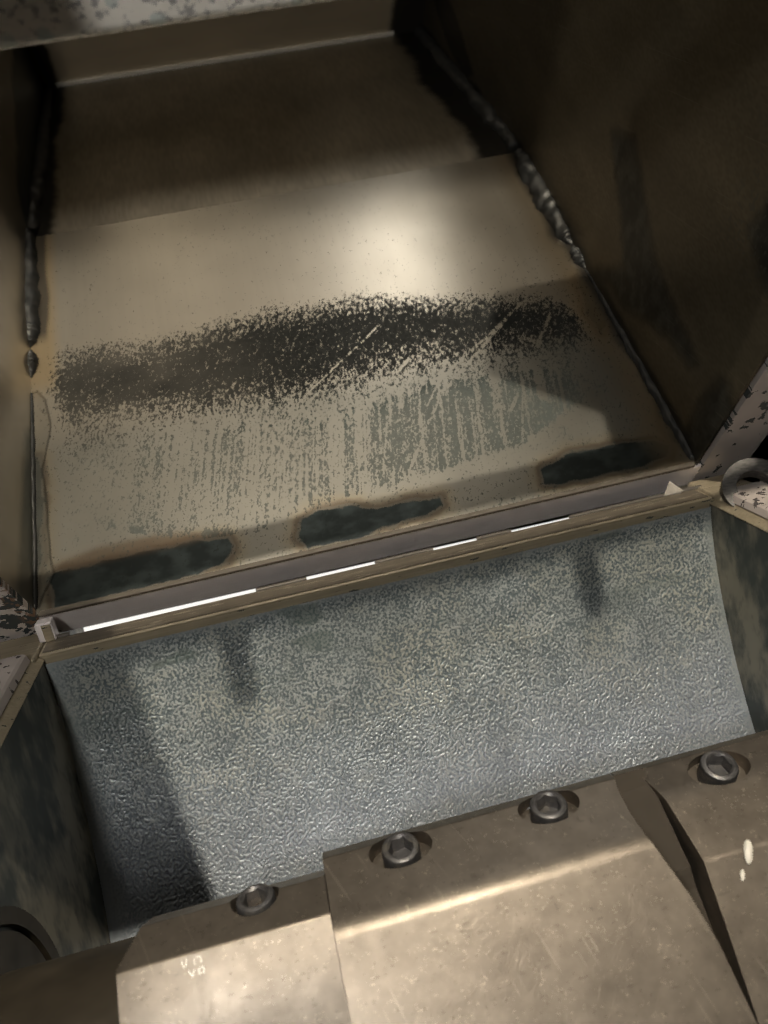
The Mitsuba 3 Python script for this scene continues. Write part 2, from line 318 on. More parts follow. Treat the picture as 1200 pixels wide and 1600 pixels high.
def rotor_color(p, n, uv):
    x, y, z = p.x * 1000, p.y * 1000, p.z * 1000
    g = fbm(x * 0.25, y * 0.25, z * 0.25, octaves=4)
    c = mix((0.135, 0.116, 0.098), (0.215, 0.186, 0.158), g)
    s = smoothstep(0.66, 0.9, noise(x * 1.7, y * 1.7, z * 1.7)) * smoothstep(0.45, 0.7, noise(x * 0.4, y * 0.4, z * 0.4 + 7))
    d = smoothstep(0.80, 0.9, noise(x * 0.8 + 30, y * 0.8, z * 0.8))
    big = fbm(x * 0.045, y * 0.045, z * 0.045 + 2)
    c = c * (0.78 + 0.44 * big)
    scr = smoothstep(0.86, 0.93, noise(x * 0.9 + y * 0.35, y * 0.05 - x * 0.05, z * 0.05))
    c = mix(c, (0.36, 0.32, 0.27), 0.22 * scr)
    return mix(mix(c, (0.48, 0.43, 0.35), 0.30 * s), (0.09, 0.078, 0.066), 0.35 * d)
def rotor_bump(p, n, uv):
    x, y, z = p.x * 1000, p.y * 1000, p.z * 1000
    return noise(x * 1.3, y * 1.3, z * 1.3) + 0.6 * noise(x * 2.6, y * 2.6, z * 2.6)
def rotor_rough(p, n, uv):
    x, y, z = p.x * 1000, p.y * 1000, p.z * 1000
    return 0.31 + 0.16 * fbm(x * 0.06, y * 0.06, z * 0.06) + 0.06 * noise(x * 2.0, y * 0.3, z * 0.3)
scene['mat_rotor'] = two({'type': 'bumpmap', 'tex': proc(rotor_bump, eps=2e-4), 'scale': 0.000030,
    'bsdf': {'type': 'principled', 'base_color': proc(rotor_color), 'metallic': 0.88, 'roughness': proc(rotor_rough)}})
def core_color(p, n, uv):
    x, y, z = p.x * 1000, p.y * 1000, p.z * 1000
    return mix((0.025, 0.021, 0.016), (0.075, 0.062, 0.045), fbm(x * 0.08, y * 0.08, z * 0.08))
scene['mat_core'] = two({'type': 'principled', 'base_color': proc(core_color), 'metallic': 0.5, 'roughness': 0.5})
def screw_color(p, n, uv):
    x, y, z = p.x * 1000, p.y * 1000, p.z * 1000
    return mix((0.06, 0.06, 0.066), (0.15, 0.145, 0.148), fbm(x * 0.5, y * 0.5, z * 0.5))
def screw_color2(p, n, uv):
    x, y, z = p.x * 1000, p.y * 1000, p.z * 1000
    return mix(screw_color(p, n, uv), (0.22, 0.20, 0.17), 0.5 * smoothstep(0.55, 0.75, fbm(x * 0.4, y * 0.4, z * 0.4 + 9, octaves=4)))
scene['mat_screw'] = two({'type': 'principled', 'base_color': proc(screw_color2), 'metallic': 0.7, 'roughness': 0.42})
scene['mat_edge'] = two({'type': 'principled', 'base_color': rgb(0.085, 0.072, 0.058), 'metallic': 0.3, 'roughness': 0.5})
scene['mat_groove_shade'] = two({'type': 'principled', 'base_color': rgb(0.045, 0.038, 0.031), 'roughness': 0.8, 'specular': 0.1})  # rotor steel darkened: shade down in the groove is put into the colour
scene['mat_black'] = two({'type': 'principled', 'base_color': rgb(0.018, 0.018, 0.016), 'roughness': 0.6})
scene['mat_lug'] = two({'type': 'principled', 'base_color': rgb(0.13, 0.118, 0.105), 'metallic': 0.4, 'roughness': 0.5})
scene['mat_chip'] = two({'type': 'principled', 'base_color': rgb(0.60, 0.57, 0.52), 'roughness': 0.5})
scene['mat_bright'] = two({'type': 'principled', 'base_color': rgb(0.7, 0.68, 0.64), 'metallic': 0.5, 'roughness': 0.5})
scene['mat_lamp_shell'] = two({'type': 'principled', 'base_color': rgb(0.3, 0.3, 0.3), 'roughness': 0.5})
def speckle_color(p, n, uv):
    x, y, z = p.x * 1000, p.y * 1000, p.z * 1000
    k = fbm(x * 0.45, y * 0.45, z * 0.45, octaves=4)
    c = mix((0.82, 0.79, 0.74), (0.36, 0.35, 0.345), smoothstep(0.50, 0.68, k))
    return mix(c, (0.42, 0.50, 0.50), 0.6 * smoothstep(0.62, 0.78, noise(x * 0.2, y * 0.2, z * 0.2 + 5)))
scene['mat_speckle'] = two({'type': 'principled', 'base_color': proc(speckle_color), 'roughness': 0.4, 'clearcoat': 0.4})
def lug_ring_color(p, n, uv):
    x, y, z = p.x * 1000, p.y * 1000, p.z * 1000
    return mix((0.028, 0.027, 0.026), (0.085, 0.080, 0.076), noise(x * 0.5, y * 0.5, z * 1.4))
scene['mat_eye'] = two({'type': 'principled', 'base_color': proc(lug_ring_color), 'metallic': 0.3, 'roughness': 0.5})

# ================================================================ the hopper, swung open
tag('hopper', 'open sheet steel hopper with burnt weld seams and a dark dust band', 'hopper')
FOLD, FB = 0.300, -0.0113
PEGS = (0.1215, 0.2620)
def profile():
    """back panel, bend and upper panel in (a, b)"""
    pts = [(-0.002, 0.0), (FOLD, FB)]
    d0 = np.array([FOLD, FB]); d0 /= np.linalg.norm(d0)
    d1 = np.array([0.25, -0.052]); d1 /= np.linalg.norm(d1)
    q = np.array([FOLD, FB]); bend = []
    for t in np.linspace(0, 1, 9)[1:]:
        d = d0 * (1 - t) + d1 * t; d /= np.linalg.norm(d)
        q = q + d * 0.005; bend.append(tuple(q))
    end = q + d1 * (0.575 - q[0]) / d1[0]
    return pts, bend, tuple(end)
PA, BEND, PTOP = profile()
def strip(pts, x0, x1, nx=2, t=0.002):
    """closed sheet that follows pts in (a, b)"""
    p = np.array(pts, float)
    d = np.gradient(p, axis=0); d /= np.linalg.norm(d, axis=1, keepdims=True)
    back = p + np.stack([d[:, 1], -d[:, 0]], 1) * t
    return prism_x(np.vstack([p, back[::-1]]), x0, x1)
# back panel: sheet with uv in metres (x, distance up the panel)
def uv_sheet(key, P, uv, bsdf, flip=False, smooth=False):
    v, f = grid_sheet(P, flip)
    return put(key, (v, f), bsdf, smooth=smooth, uv=uv.reshape(-1, 2))
def plate(key, corners, uvs, thick, bsdf):
    """four-cornered plate: corners (4, 3) seen from its good side, thickness away from it"""
    c = np.asarray(corners, float)
    n = np.cross(c[1] - c[0], c[3] - c[0]); n /= np.linalg.norm(n)
    v = np.vstack([c, c - n * thick])
    f = [(0, 1, 2), (0, 2, 3), (4, 6, 5), (4, 7, 6)]
    for i in range(4):
        j = (i + 1) % 4
        f += [(i, i + 4, j + 4), (i, j + 4, j)]
    uv = np.vstack([uvs, uvs])
    # separate the faces' vertices so that the plate stays faceted and carries uv
    f = np.array(f); vv = v[f].reshape(-1, 3); uu = np.asarray(uv, float)[f].reshape(-1, 2)
    return put(key, (vv, np.arange(len(vv)).reshape(-1, 3)), bsdf, uv=uu)
L = math.hypot(FOLD, FB)
plate('hopper__back_panel', [(XL, -0.002, 0), (XR, -0.002, 0), (XR, FOLD, FB), (XL, FOLD, FB)], [(XL, -0.002), (XR, -0.002), (XR, L), (XL, L)], 0.002, 'mat_back_steel')
tag('hopper__back_panel', 'lit lower panel with dark dust band and heat marks')
up = [(FOLD, FB)] + BEND + [PTOP]
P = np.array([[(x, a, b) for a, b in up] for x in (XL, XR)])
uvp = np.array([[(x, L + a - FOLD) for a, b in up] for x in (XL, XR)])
uv_sheet('hopper__upper_panel', P, uvp, 'mat_shaded_upper_steel', smooth=True, flip=True)
# top panel with a small folded lip
a1, b1 = PTOP
tp = np.array([(a1 - 0.004, b1 + 0.001), (a1 - 0.012, b1 + 0.045), (a1 - 0.028, b1 + 0.13)])
uv_sheet('hopper__top_panel', np.array([[(x, a, b) for a, b in tp] for x in (XL, XR)]), np.array([[(x, 0.6 + k * 0.06) for k in range(3)] for x in (XL, XR)]), 'mat_top_steel', flip=True)
put('hopper__folded_lip', prism_x([(a1 - 0.0035, b1 + 0.002), (a1 - 0.0065, b1 + 0.0018), (a1 - 0.0068, b1 + 0.005), (a1 - 0.0040, b1 + 0.0052)], XL + 0.012, XR - 0.030), 'mat_bright')
BF, AF = 0.25, 0.60
side = lambda x: [(x, -0.002, -0.004), (x, -0.002, BF), (x, AF, BF), (x, AF, -0.075)]
s = side(XL); plate('hopper__left_panel', [s[1], s[0], s[3], s[2]], [(q[2], q[1]) for q in (s[1], s[0], s[3], s[2])], 0.002, 'mat_side_left')
s = side(XR); plate('hopper__right_panel', s, [(q[2], q[1]) for q in s], 0.002, 'mat_side_right')
put('hopper__added_shade_roof', box(XL, XR, AF, AF + 0.002, -0.08, 0.26), 'mat_plain_steel')  # out of view, put in to cut overhead light on the upper panel
put('hopper__shadow_caster_bar', box(XL - 0.04, XR + 0.04, 0.026, 0.034, 0.358, 0.366), 'mat_plain_steel')  # unseen bar, added to cast the shade below the rim
for x in PEGS:
    put('hopper__shadow_caster_peg', m3.Manifold.cylinder(0.027, 0.0058, 0.0050, 20).transform(frame((x, 0.032, 0.363), (0.0, -0.88, -0.47))), 'mat_screw', smooth=30)  # unseen pegs, added for the two short shadows on the wall
cp = np.array([(-0.02, 0.166), (0.0917, 0.168), (0.0865, 0.290), (0.0840, 0.350), (-0.02, 0.350)])        # (x, z) of an unseen plate added to shade the left of the wall
put('hopper__side_shadow_caster', m3.Manifold.extrude(m3.CrossSection([cp.tolist()]), 0.003).transform(np.array([[1, 0, 0, 0], [0, 0, -1, -0.240], [0, 1, 0, 0]], float)), 'mat_plain_steel', world=True)
put('hopper__added_shade_plate', box(-0.30, 0.70, 0.223, 0.46, 0.800, 0.803), 'mat_plain_steel')  # unseen plate, added to keep the warm lamp off the upper panel
gp = np.array([(0.299, 0.079), (0.254, 0.117), (0.277, 0.1675), (0.340, 0.1675), (0.340, 0.044), (0.294, 0.044)])     # (x, a)
put('hopper__added_shadow_plate', m3.Manifold.extrude(m3.CrossSection([gp[::-1].tolist()]), 0.002).translate([0, 0, 0.300]), 'mat_plain_steel')  # unseen plate, cut to cast the angular shadow on the back panel
# flanges round the mouth
def flange(key, x0, x1, b0, b1, bsdf, uvf):
    c = [(x0, -0.002, b0), (x1, -0.002, b0), (x1, -0.002, b1), (x0, -0.002, b1)]
    c = c[::-1] if np.cross(np.subtract(c[1], c[0]), np.subtract(c[3], c[0]))[1] > 0 else c
    return plate(key, [(x, a - 0.0012, b) for x, a, b in c], [uvf(x, b) for x, a, b in c], 0.0016 if 'back' in key else 0.004, bsdf)
flange('hopper__back_flange', XL + 0.001, XR + 0.004, -0.0255, -0.0022, 'mat_flange', lambda x, b: (x, b))
put('hopper__mouth_edge', prism_x([(-0.0042, 0.0003), (-0.0010, 0.0003), (-0.0012, 0.0014), (-0.0038, 0.0016)], XL + 0.002, XR - 0.002), 'mat_edge')
flange('hopper__right_flange', XR + 0.0045, XR + 0.036, -0.0255, BF, 'mat_flange_side', lambda x, b: (x - XR - 0.0045, b))
tag('hopper__right_flange', 'pale flange with black chipped places')
flange('hopper__left_flange', XL - 0.040, XL + 0.0005, -0.020, BF, 'mat_flange_left', lambda x, b: (XL - x, b))
tag('hopper__left_flange', 'pale rusty flange with flaking paint')
# weld beads in the corners
def bead(key, pts, r, seed=0, ripple=0.05):
    pts = np.asarray(pts, float); r = np.asarray(r, float)
    n = 90
    t = np.linspace(0, len(pts) - 1, n)
    c = np.stack([np.interp(t, np.arange(len(pts)), pts[:, k]) for k in range(3)], 1)
    rr = np.interp(t, np.arange(len(pts)), r)
    d = np.gradient(c, axis=0); d /= np.linalg.norm(d, axis=1, keepdims=True)
    ref = np.array([0, 0, 1.0])
    e1 = np.cross(d, ref); e1 /= np.linalg.norm(e1, axis=1, keepdims=True)
    e2 = np.cross(d, e1)
    ph = np.linspace(0, 2 * np.pi, 19)[:-1]
    wob = 1 + gaussian_filter(rng.standard_normal(n), 5) * 0.12
    R = (rr * wob)[:, None, None]
    R = R * (1 + 0.11 * gaussian_filter(rng.standard_normal((n, 18, 1)), (1.2, 1.2, 0)) / 0.24)
    P = c[:, None] + R * (np.cos(ph)[None, :, None] * e1[:, None] + np.sin(ph)[None, :, None] * e2[:, None])
    P = np.concatenate([P, P[:, :1]], 1)
    P[0], P[-1] = c[0], c[-1]
    v, f = grid_sheet(P)
    m = trimesh.Trimesh(v, f, process=False); m.merge_vertices(); m.fix_normals()
    return put(key, m, 'mat_weld', smooth=True)
bA = lambda a: FB * a / FOLD
bead('hopper__weld_bead', [(XL - 0.001, 0.312, bA(.312)), (XL - 0.0005, 0.300, bA(.300)), (XL - 0.0005, 0.26, bA(.26)), (XL - 0.0005, 0.21, bA(.21)), (XL - 0.001, 0.196, bA(.196)), (XL - 0.001, 0.190, bA(.19))], [0.002, 0.0070, 0.0075, 0.0070, 0.0052, 0.0008])
bead('hopper__weld_bead', [(XL, 0.189, bA(.189)), (XL, 0.181, bA(.18)), (XL, 0.172, bA(.17)), (XL, 0.164, bA(.164))], [0.0005, 0.0046, 0.0042, 0.0005], 1)
bead('hopper__weld_bead', [(XL, 0.152, bA(.15)), (XL, 0.10, bA(.10)), (XL, 0.0, 0)], [0.0012, 0.0018, 0.0016], 2)
bead('hopper__weld_bead', [(XR, 0.300, bA(.30)), (XR - 0.001, 0.285, bA(.285)), (XR - 0.001, 0.24, bA(.24)), (XR - 0.001, 0.20, bA(.2)), (XR, 0.189, bA(.189))], [0.004, 0.0075, 0.0080, 0.0060, 0.0014], 3)
bead('hopper__weld_bead', [(XR, 0.189, bA(.189)), (XR, 0.181, bA(.18)), (XR, 0.172, bA(.17)), (XR, 0.165, bA(.165))], [0.001, 0.005, 0.0048, 0.001], 4)
bead('hopper__weld_bead', [(XR, 0.165, bA(.165)), (XR, 0.13, bA(.13)), (XR, 0.08, bA(.08)), (XR, 0.03, bA(.03)), (XR, 0.0, 0)], [0.001, 0.0022, 0.0032, 0.0036, 0.0022], 5)
bu = lambda a: float(np.interp(a, [q[0] for q in up], [q[1] for q in up]))
bead('hopper__weld_bead', [(XL + 0.002, 0.302, bu(.302)), (XL + 0.004, 0.36, bu(.36)), (XL + 0.004, 0.45, bu(.45)), (XL + 0.003, 0.575, bu(.575))], [0.005, 0.0055, 0.005, 0.004], 6)
bead('hopper__weld_bead', [(XR - 0.001, 0.302, bu(.302)), (XR - 0.003, 0.36, bu(.36)), (XR - 0.004, 0.45, bu(.45)), (XR - 0.004, 0.575, bu(.575))], [0.006, 0.0065, 0.006, 0.005], 7)

# ================================================================ the cutting chamber
tag('cutting_chamber', 'grey cutting chamber with rough pebbled back wall under a brassy rim', 'chamber')
ZR = -0.0145                        # height of the rim (world)
wall_ab = np.array([(-.0315, .0028), (-.0545, -.0180), (-.0720, -.0300), (-.0980, -.0450), (-.1140, -.0530), (-.1320, -.0610), (-.165, -.071), (-.20, -.074)])
seg = np.concatenate([[0], np.cumsum(np.linalg.norm(np.diff(wall_ab, axis=0), axis=1))])
from scipy.interpolate import CubicSpline
cs = CubicSpline(seg, wall_ab)
nv, nu = 500, 1040
ss = np.linspace(0, seg[-1], nv); xx = np.linspace(0, W, nu)
prof, dprof = cs(ss), cs(ss, 1)
nrm = np.stack([dprof[:, 1], -dprof[:, 0]], 1); nrm /= np.linalg.norm(nrm, axis=1, keepdims=True)
if (nrm @ np.array([0, 1.0])).mean() < 0: nrm = -nrm
h = rng.standard_normal((nv, nu))
h1 = gaussian_filter(h, 1.0) - gaussian_filter(h, 2.7); h1 /= h1.std()
h2 = gaussian_filter(rng.standard_normal((nv, nu)), 3.0) - gaussian_filter(rng.standard_normal((nv, nu)), 9); h2 /= h2.std()
h0 = gaussian_filter(rng.standard_normal((nv, nu)), 0.6); h0 /= h0.std()
hh = np.tanh(0.46 * h1 + 0.16 * h2 + 0.20 * h0)
fade = np.clip(xx / 0.014, 0.15, 1) * np.clip((W - xx) / 0.006, 0.15, 1)
fade = fade[None] * np.clip(ss / 0.004, 0.2, 1)[:, None]
big = gaussian_filter(rng.standard_normal((nv, nu)), 40); big /= big.std()
amp = 0.00030 * np.interp(ss, [0, 0.03, 0.09, 0.13], [0.55, 0.7, 1.0, 1.05])[:, None] * fade * np.clip(1 + 0.25 * big, 0.5, 1.5)
P = np.empty((nv, nu, 3))
P[..., 0] = xx[None]
P[..., 1] = prof[:, 0][:, None] + nrm[:, 0][:, None] * hh * amp
P[..., 2] = prof[:, 1][:, None] + nrm[:, 1][:, None] * hh * amp
uvw = np.stack([np.broadcast_to(xx[None], (nv, nu)), hh * fade + 0.25 * (1 - fade)], -1)
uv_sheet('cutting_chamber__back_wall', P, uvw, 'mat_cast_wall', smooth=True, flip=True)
tag('cutting_chamber__back_wall', 'blue-grey pebbled cast wall, curved')
# rim: brassy bar along the top of the wall
def wprism(poly_yz, x0, x1):
    p = np.asarray(poly_yz, float)
    return prism_x(np.stack([U[1] * p[:, 0] + U[0] * p[:, 1], -U[0] * p[:, 0] + U[1] * p[:, 1]], 1), x0, x1)
put('cutting_chamber__rim', wprism([(-0.0232, ZR - 0.0008), (-0.0224, ZR), (-0.0080, ZR), (-0.0080, ZR - 0.030), (-0.0215, ZR - 0.030), (-0.0215, ZR - 0.0075), (-0.0232, ZR - 0.0062)], -0.002, W + 0.002), 'mat_rim')
tag('cutting_chamber__rim', 'brassy machined edge bar')
# ragged bead of dirt under the rim
m = []
for k in range(260):
    x = rng.uniform(0.002, W - 0.002)
    r = rng.uniform(0.0005, 0.0013) * (1 if (0.10 < x < 0.26) else 0.6)
    e = trimesh.creation.icosphere(1, r); e.apply_scale([rng.uniform(1.2, 3), 0.8, rng.uniform(0.7, 1.2)])
    e.vertices = e.vertices @ np.eye(3) + [x, -0.0218 + rng.uniform(-.0006, .0004), ZR - 0.0072 + rng.uniform(-0.0013, 0.001)]
    m.append(e)
put('cutting_chamber__dirt_bead', trimesh.util.concatenate(m), 'mat_grime', world=True)
labels['cutting_chamber__dirt_bead'] = {'label': 'crumbs of dark dirt caught under the rim', 'kind': 'stuff'}
# cheeks (side walls) with bevelled top edge and pale rails
def cheek(key, x, s):
    y0, y1 = -0.30, -0.0235
    pts = [(0, -0.26), (0, ZR - 0.0035), (-0.006, ZR), (-0.012, ZR), (-0.012, -0.26)]       # (outward, z)
    cr = m3.CrossSection([[(p[0], p[1]) for p in (pts if True else pts)]])
    cr = m3.CrossSection([[(-p[0] * s if s > 0 else -p[0] * s, p[1]) for p in pts][:: 1 if s < 0 else -1]])
    mm = m3.Manifold.extrude(cr, y1 - y0)
    mm = mm.transform(np.array([[1, 0, 0, x], [0, 0, -1, y1], [0, 1, 0, 0]], float))
    v = mm.to_mesh()
    return put(key, (np.array(v.vert_properties[:, :3]), np.array(v.tri_verts)), 'mat_cheek', world=True)
def cheek2(key, x0, x1):
    lo = wbox(x0, x1, -0.30, 0.05, -0.26, ZR - 0.004)
    return put(key, lo, 'mat_cheek', world=True)
cheek2('cutting_chamber__left_cheek', -0.014, -0.0003)
cheek2('cutting_chamber__right_cheek', W + 0.0003, W + 0.014)
def rail(key, xin, s):
    # bevelled brown edge strip, then the pale rail that stands on it
    sec = [(0, ZR - 0.0035), (0, ZR - 0.003), (0.005, ZR + 0.0005), (0.013, ZR + 0.0005), (0.013, ZR - 0.0035)]
    def ext(sec, y0, y1):
        pts = [(xin - s * 0 + (-s) * q[0] if False else xin + s * q[0], q[1]) for q in sec]
        p = np.array(pts)
        if not Polygon(p).exterior.is_ccw: p = p[::-1]
        return m3.Manifold.extrude(m3.CrossSection([p.tolist()]), y1 - y0).transform(np.array([[1, 0, 0, 0], [0, 0, -1, y1], [0, 1, 0, 0]], float))
    e = put(key + '_edge_strip', ext(sec, -0.30, -0.0236), 'mat_rim', world=True)
    sec2 = [(0.004, ZR + 0.001), (0.0052, ZR + 0.0045), (0.0065, ZR + 0.0055), (0.045, ZR + 0.0055), (0.045, ZR + 0.001)]
    r = put(key + '_rail', ext(sec2, -0.30, -0.030), 'mat_rail', world=True)
    return r
rail('cutting_chamber__left', 0.0, -1)
rail('cutting_chamber__right', W, 1)
tag('cutting_chamber__left_rail', 'pale worn rail on the left side wall')
tag('cutting_chamber__right_rail', 'pale worn rail on the right side wall')
put('cutting_chamber__added_shadow_post', rbox([-0.070, -0.415, -0.26], [0.018, -0.400, 0.142], 0.002), 'mat_cheek', world=True)  # unseen post, added to darken the lower left of wall and core
put('cutting_chamber__rim_cap', wbox(-0.0004, W + 0.0004, -0.0221, -0.0082, ZR - 0.001, ZR + 0.0005), 'mat_rim_cap', world=True)
# corner plates at both ends of the rim
for s, x in ((-1, 0.0), (1, W)):
    lo = [x - 0.030 if s < 0 else x + 0.0025, -0.030, ZR - 0.006]; hi = [x - 0.0025 if s < 0 else x + 0.030, 0.004, ZR + 0.0012]
    put('cutting_chamber__corner_plate', rbox(lo, hi, 0.002), 'mat_rim', smooth=40, world=True)
# spacer lugs behind the rim, between the bright slots
for x0, x1 in ((-0.004, 0.010), (0.108, 0.1356), (0.1736, 0.2064), (0.2316, 0.2513), (0.2860, 0.366)):
    put('cutting_chamber__spacer_lug', rbox([x0, -0.0078, ZR - 0.028], [x1, -0.0050, ZR + 0.0014], 0.0005), 'mat_lug', smooth=40, world=True)
# small end bracket on the left, gusset on the right
br = rbox([-0.0045, -0.010, ZR + 0.0004], [0.0040, -0.003, ZR + 0.0110], 0.0008)
put('cutting_chamber__end_block', rbox([-0.0012, -0.0108, ZR + 0.0006], [0.0034, -0.0095, ZR + 0.0098], 0.0004), 'mat_rim', world=True)
put('cutting_chamber__end_bracket', br, 'mat_flange', world=True)
gs = m3.Manifold.hull_points(np.array([(0.342, -0.008, ZR + 0.0006), (0.351, -0.010, ZR + 0.0006), (0.348, -0.004, ZR + 0.0075), (0.353, -0.010, ZR + 0.002), (0.352, -0.003, ZR + 0.0006)]))
put('cutting_chamber__gusset', gs, 'mat_lug', world=True)
# seal ring of the shaft on the left cheek
AX = (-0.213, 0.053)
def ring_x(x0, x1, r0, r1, n=72, at=AX):
    o = m3.Manifold.cylinder(x1 - x0, r1, r1, n)
    if r0: o = o - m3.Manifold.cylinder(x1 - x0 + 0.02, r0, r0, n).translate([0, 0, -0.01])
    return o.transform(np.array([[0, 0, 1, x0], [1, 0, 0, at[0]], [0, 1, 0, at[1]]], float))
put('cutting_chamber__seal_ring', ring_x(0.0, 0.003, 0.0625, 0.0685), 'mat_core', smooth=30)
put('cutting_chamber__seal_disc', ring_x(0.0, 0.002, 0, 0.0605), 'mat_core', smooth=30)

# hinge eye right of the rim
th = np.linspace(0, 2 * np.pi, 49)[:-1]
eye = m3.Manifold.cylinder(0.012, 0.0155, 0.0155, 48) - m3.Manifold.cylinder(0.03, 0.0085, 0.0085, 48).translate([0, 0, -0.01])
eye = eye.transform(frame((0.380, -0.0320, 0.011), (-0.35, -0.15, 1.0)))
put('hinge_eye', eye, 'mat_eye', smooth=30)
tag('hinge_eye', 'grey cast ring with a dark hole in the black gap right of the rim', 'hinge')

# ================================================================ the rotor
tag('cutting_rotor', 'worn steel rotor with three stepped knife blocks and socket head screws', 'rotor')
put('cutting_rotor__shaft_core', ring_x(0.004, 0.062, 0, 0.047, 96) + ring_x(0.06, W - 0.004, 0, 0.034, 96), 'mat_core', smooth=30)
yy, zz = np.array([U[1], -U[0]]), np.array([U[0], U[1]])      # world y and z in (a, b)
def elev(e): return math.cos(math.radians(e)) * yy + math.sin(math.radians(e)) * zz
def rounded(points, rad):
    """polygon whose corners (where rad > 0) are replaced by arcs"""
    out, n = [], len(points)
    for i, (p, r) in enumerate(zip(points, rad)):
        p = np.array(p)
        if r <= 0: out.append(tuple(p)); continue
        u = np.array(points[i - 1]) - p; v = np.array(points[(i + 1) % n]) - p
        u /= np.linalg.norm(u); v /= np.linalg.norm(v)
        for t in np.linspace(0, 1, 7):
            out.append(tuple(p + u * r * (1 - t) ** 2 + v * r * t ** 2))
    return out
def pocket(center, axis, r, depth, squash=0.66):
    return m3.Manifold.cylinder(depth + 0.03, r, r, 48).scale([1, squash, 1]).transform(frame(np.asarray(center) - np.asarray(axis) / np.linalg.norm(axis) * depth, axis))
def screw(key, center, axis, r=0.0064, hgt=0.0085, turn=0.2):
    """socket head cap screw: center is the middle of its top face"""
    c = m3.CrossSection([[(0, -hgt), (r, -hgt), (r, -0.0012), (r - 0.0004, -0.0004), (r - 0.0012, 0.0), (0, 0.0)]])
    head = m3.Manifold.revolve(c, 56)
    R = 0.0037
    hexa = m3.Manifold.extrude(m3.CrossSection([[(R / math.cos(math.pi / 6) * math.cos(turn + k * math.pi / 3), R / math.cos(math.pi / 6) * math.sin(turn + k * math.pi / 3)) for k in range(6)]]), 0.01).translate([0, 0, -0.0062])
    cone = m3.Manifold.cylinder(0.0012, R * 1.02, R * 1.34, 40).translate([0, 0, -0.00085])
    head = head - hexa - cone
    return put(key, head.transform(frame(center, axis)), 'mat_screw', smooth=28)

def block(key, x0, x1, pts, rad):
    return prism_x(rounded(pts, rad), x0, x1)
def xcut(m, plane):
    """keeps the side of the plane (normal, offset) of the Manifold"""
    return m.trim_by_plane(plane[0], plane[1])
back = np.array([-0.20, 0.055])
# block 2 (middle)
R2 = np.array([-0.1833, 0.108]); T2 = R2 + 0.0262 * elev(9); K2 = T2 + 0.0070 * elev(-25)
band2 = elev(9); n2 = np.array([-band2[1], band2[0]])
pts2 = [(-0.30, 0.100), (-0.26, 0.1073), tuple(R2), tuple(T2), tuple(K2), tuple(K2 + np.array([-0.05, 0.0])), (-0.30, 0.05)]
blk = block('', 0.1212, 0.2400, pts2, [0, 0.01, 0.0034, 0.0005, 0.0004, 0, 0])
s2, s3 = (0.1471, -0.16441, 0.09683), (0.1993, -0.16383, 0.09644)
ax2 = np.array([0, n2[0], n2[1]])
for c in (s2, s3): blk = blk - pocket(np.array(c) - 0.0012 * ax2, ax2, 0.0108, 0.0062)
def xa(poly):
    p = np.array(poly, float)
    if not Polygon(p).exterior.is_ccw: p = p[::-1]
    return m3.Manifold.extrude(m3.CrossSection([p.tolist()]), 0.4).translate([0, 0, -0.1])
blk = blk ^ xa([(0.10, -0.31), (0.10, -0.10), (0.2262, -0.10), (0.2262, -0.158), (0.2240, -0.165), (0.2232, -0.174), (0.2238, -0.182), (0.2262, -0.190), (0.2296, -0.2005), (0.2324, -0.214), (0.2340, -0.2345), (0.2350, -0.31)])
put('cutting_rotor__knife_block', blk, 'mat_rotor', smooth=24)
tag('cutting_rotor__knife_block', 'middle and widest knife block with two screws')
screw('cutting_rotor__knife_block__cap_screw', s2, ax2, turn=0.1)
screw('cutting_rotor__knife_block__cap_screw', s3, ax2, turn=0.45)
# block 1 (left)
R1 = np.array([-0.1784, 0.1055]); T1 = R1 + 0.0145 * elev(5); K1 = T1 + 0.010 * elev(-32)
pts1 = [(-0.30, 0.093), (-0.194, 0.1055), tuple(R1), tuple(T1), tuple(K1), tuple(K1 + np.array([-0.05, 0])), (-0.30, 0.05)]
b1m = block('', 0.0555, 0.1209, pts1, [0, 0.006, 0.0008, 0.0004, 0, 0, 0])
b1m = b1m.trim_by_plane([0.86, -0.5, 0], 0.86 * 0.0555 + 0.5 * 0.1787)
n1 = np.array([-elev(-5)[1], elev(-5)[0]]); ax1 = np.array([0, n1[0], n1[1]])
s1 = np.array([0.0979, -0.1672, 0.0968])
b1m = b1m - pocket(s1 - 0.002 * ax1, ax1, 0.0080, 0.004, 0.9)
put('cutting_rotor__knife_block', b1m, 'mat_rotor', smooth=24)
tag('cutting_rotor__knife_block_001', 'left knife block with a cut corner and scratch marks')
screw('cutting_rotor__knife_block_001__cap_screw', s1, ax1, turn=0.3)
# block 3 (right)
R3 = np.array([-0.1932, 0.102]); B3 = R3 + 0.0229 * elev(22); T3 = B3 + 0.0150 * elev(5); K3 = T3 + 0.005 * elev(-25)
pts3 = [(-0.30, 0.1022), tuple(R3), tuple(B3), tuple(T3), tuple(K3), tuple(K3 + np.array([-0.05, 0])), (-0.30, 0.04)]
b3m = block('', 0.2200, 0.352, pts3, [0, 0.0012, 0.004, 0.0005, 0, 0, 0])
n3 = np.array([-elev(20)[1], elev(20)[0]]); ax3 = np.array([0, n3[0], n3[1]])
s4 = np.array([0.2632, -0.1660, 0.0920])
b3m = b3m - pocket(s4 - 0.003 * ax3, ax3, 0.0112, 0.0062)
b3m = b3m ^ xa([(0.40, -0.10), (0.2285, -0.10), (0.2285, -0.1605), (0.2365, -0.1625), (0.239, -0.172), (0.2402, -0.193), (0.2385, -0.215), (0.2365, -0.238), (0.234, -0.31), (0.40, -0.31)])
put('cutting_rotor__knife_block', b3m, 'mat_rotor', smooth=24)
tag('cutting_rotor__knife_block_002', 'right knife block, set lower, cut off by the photo edge')
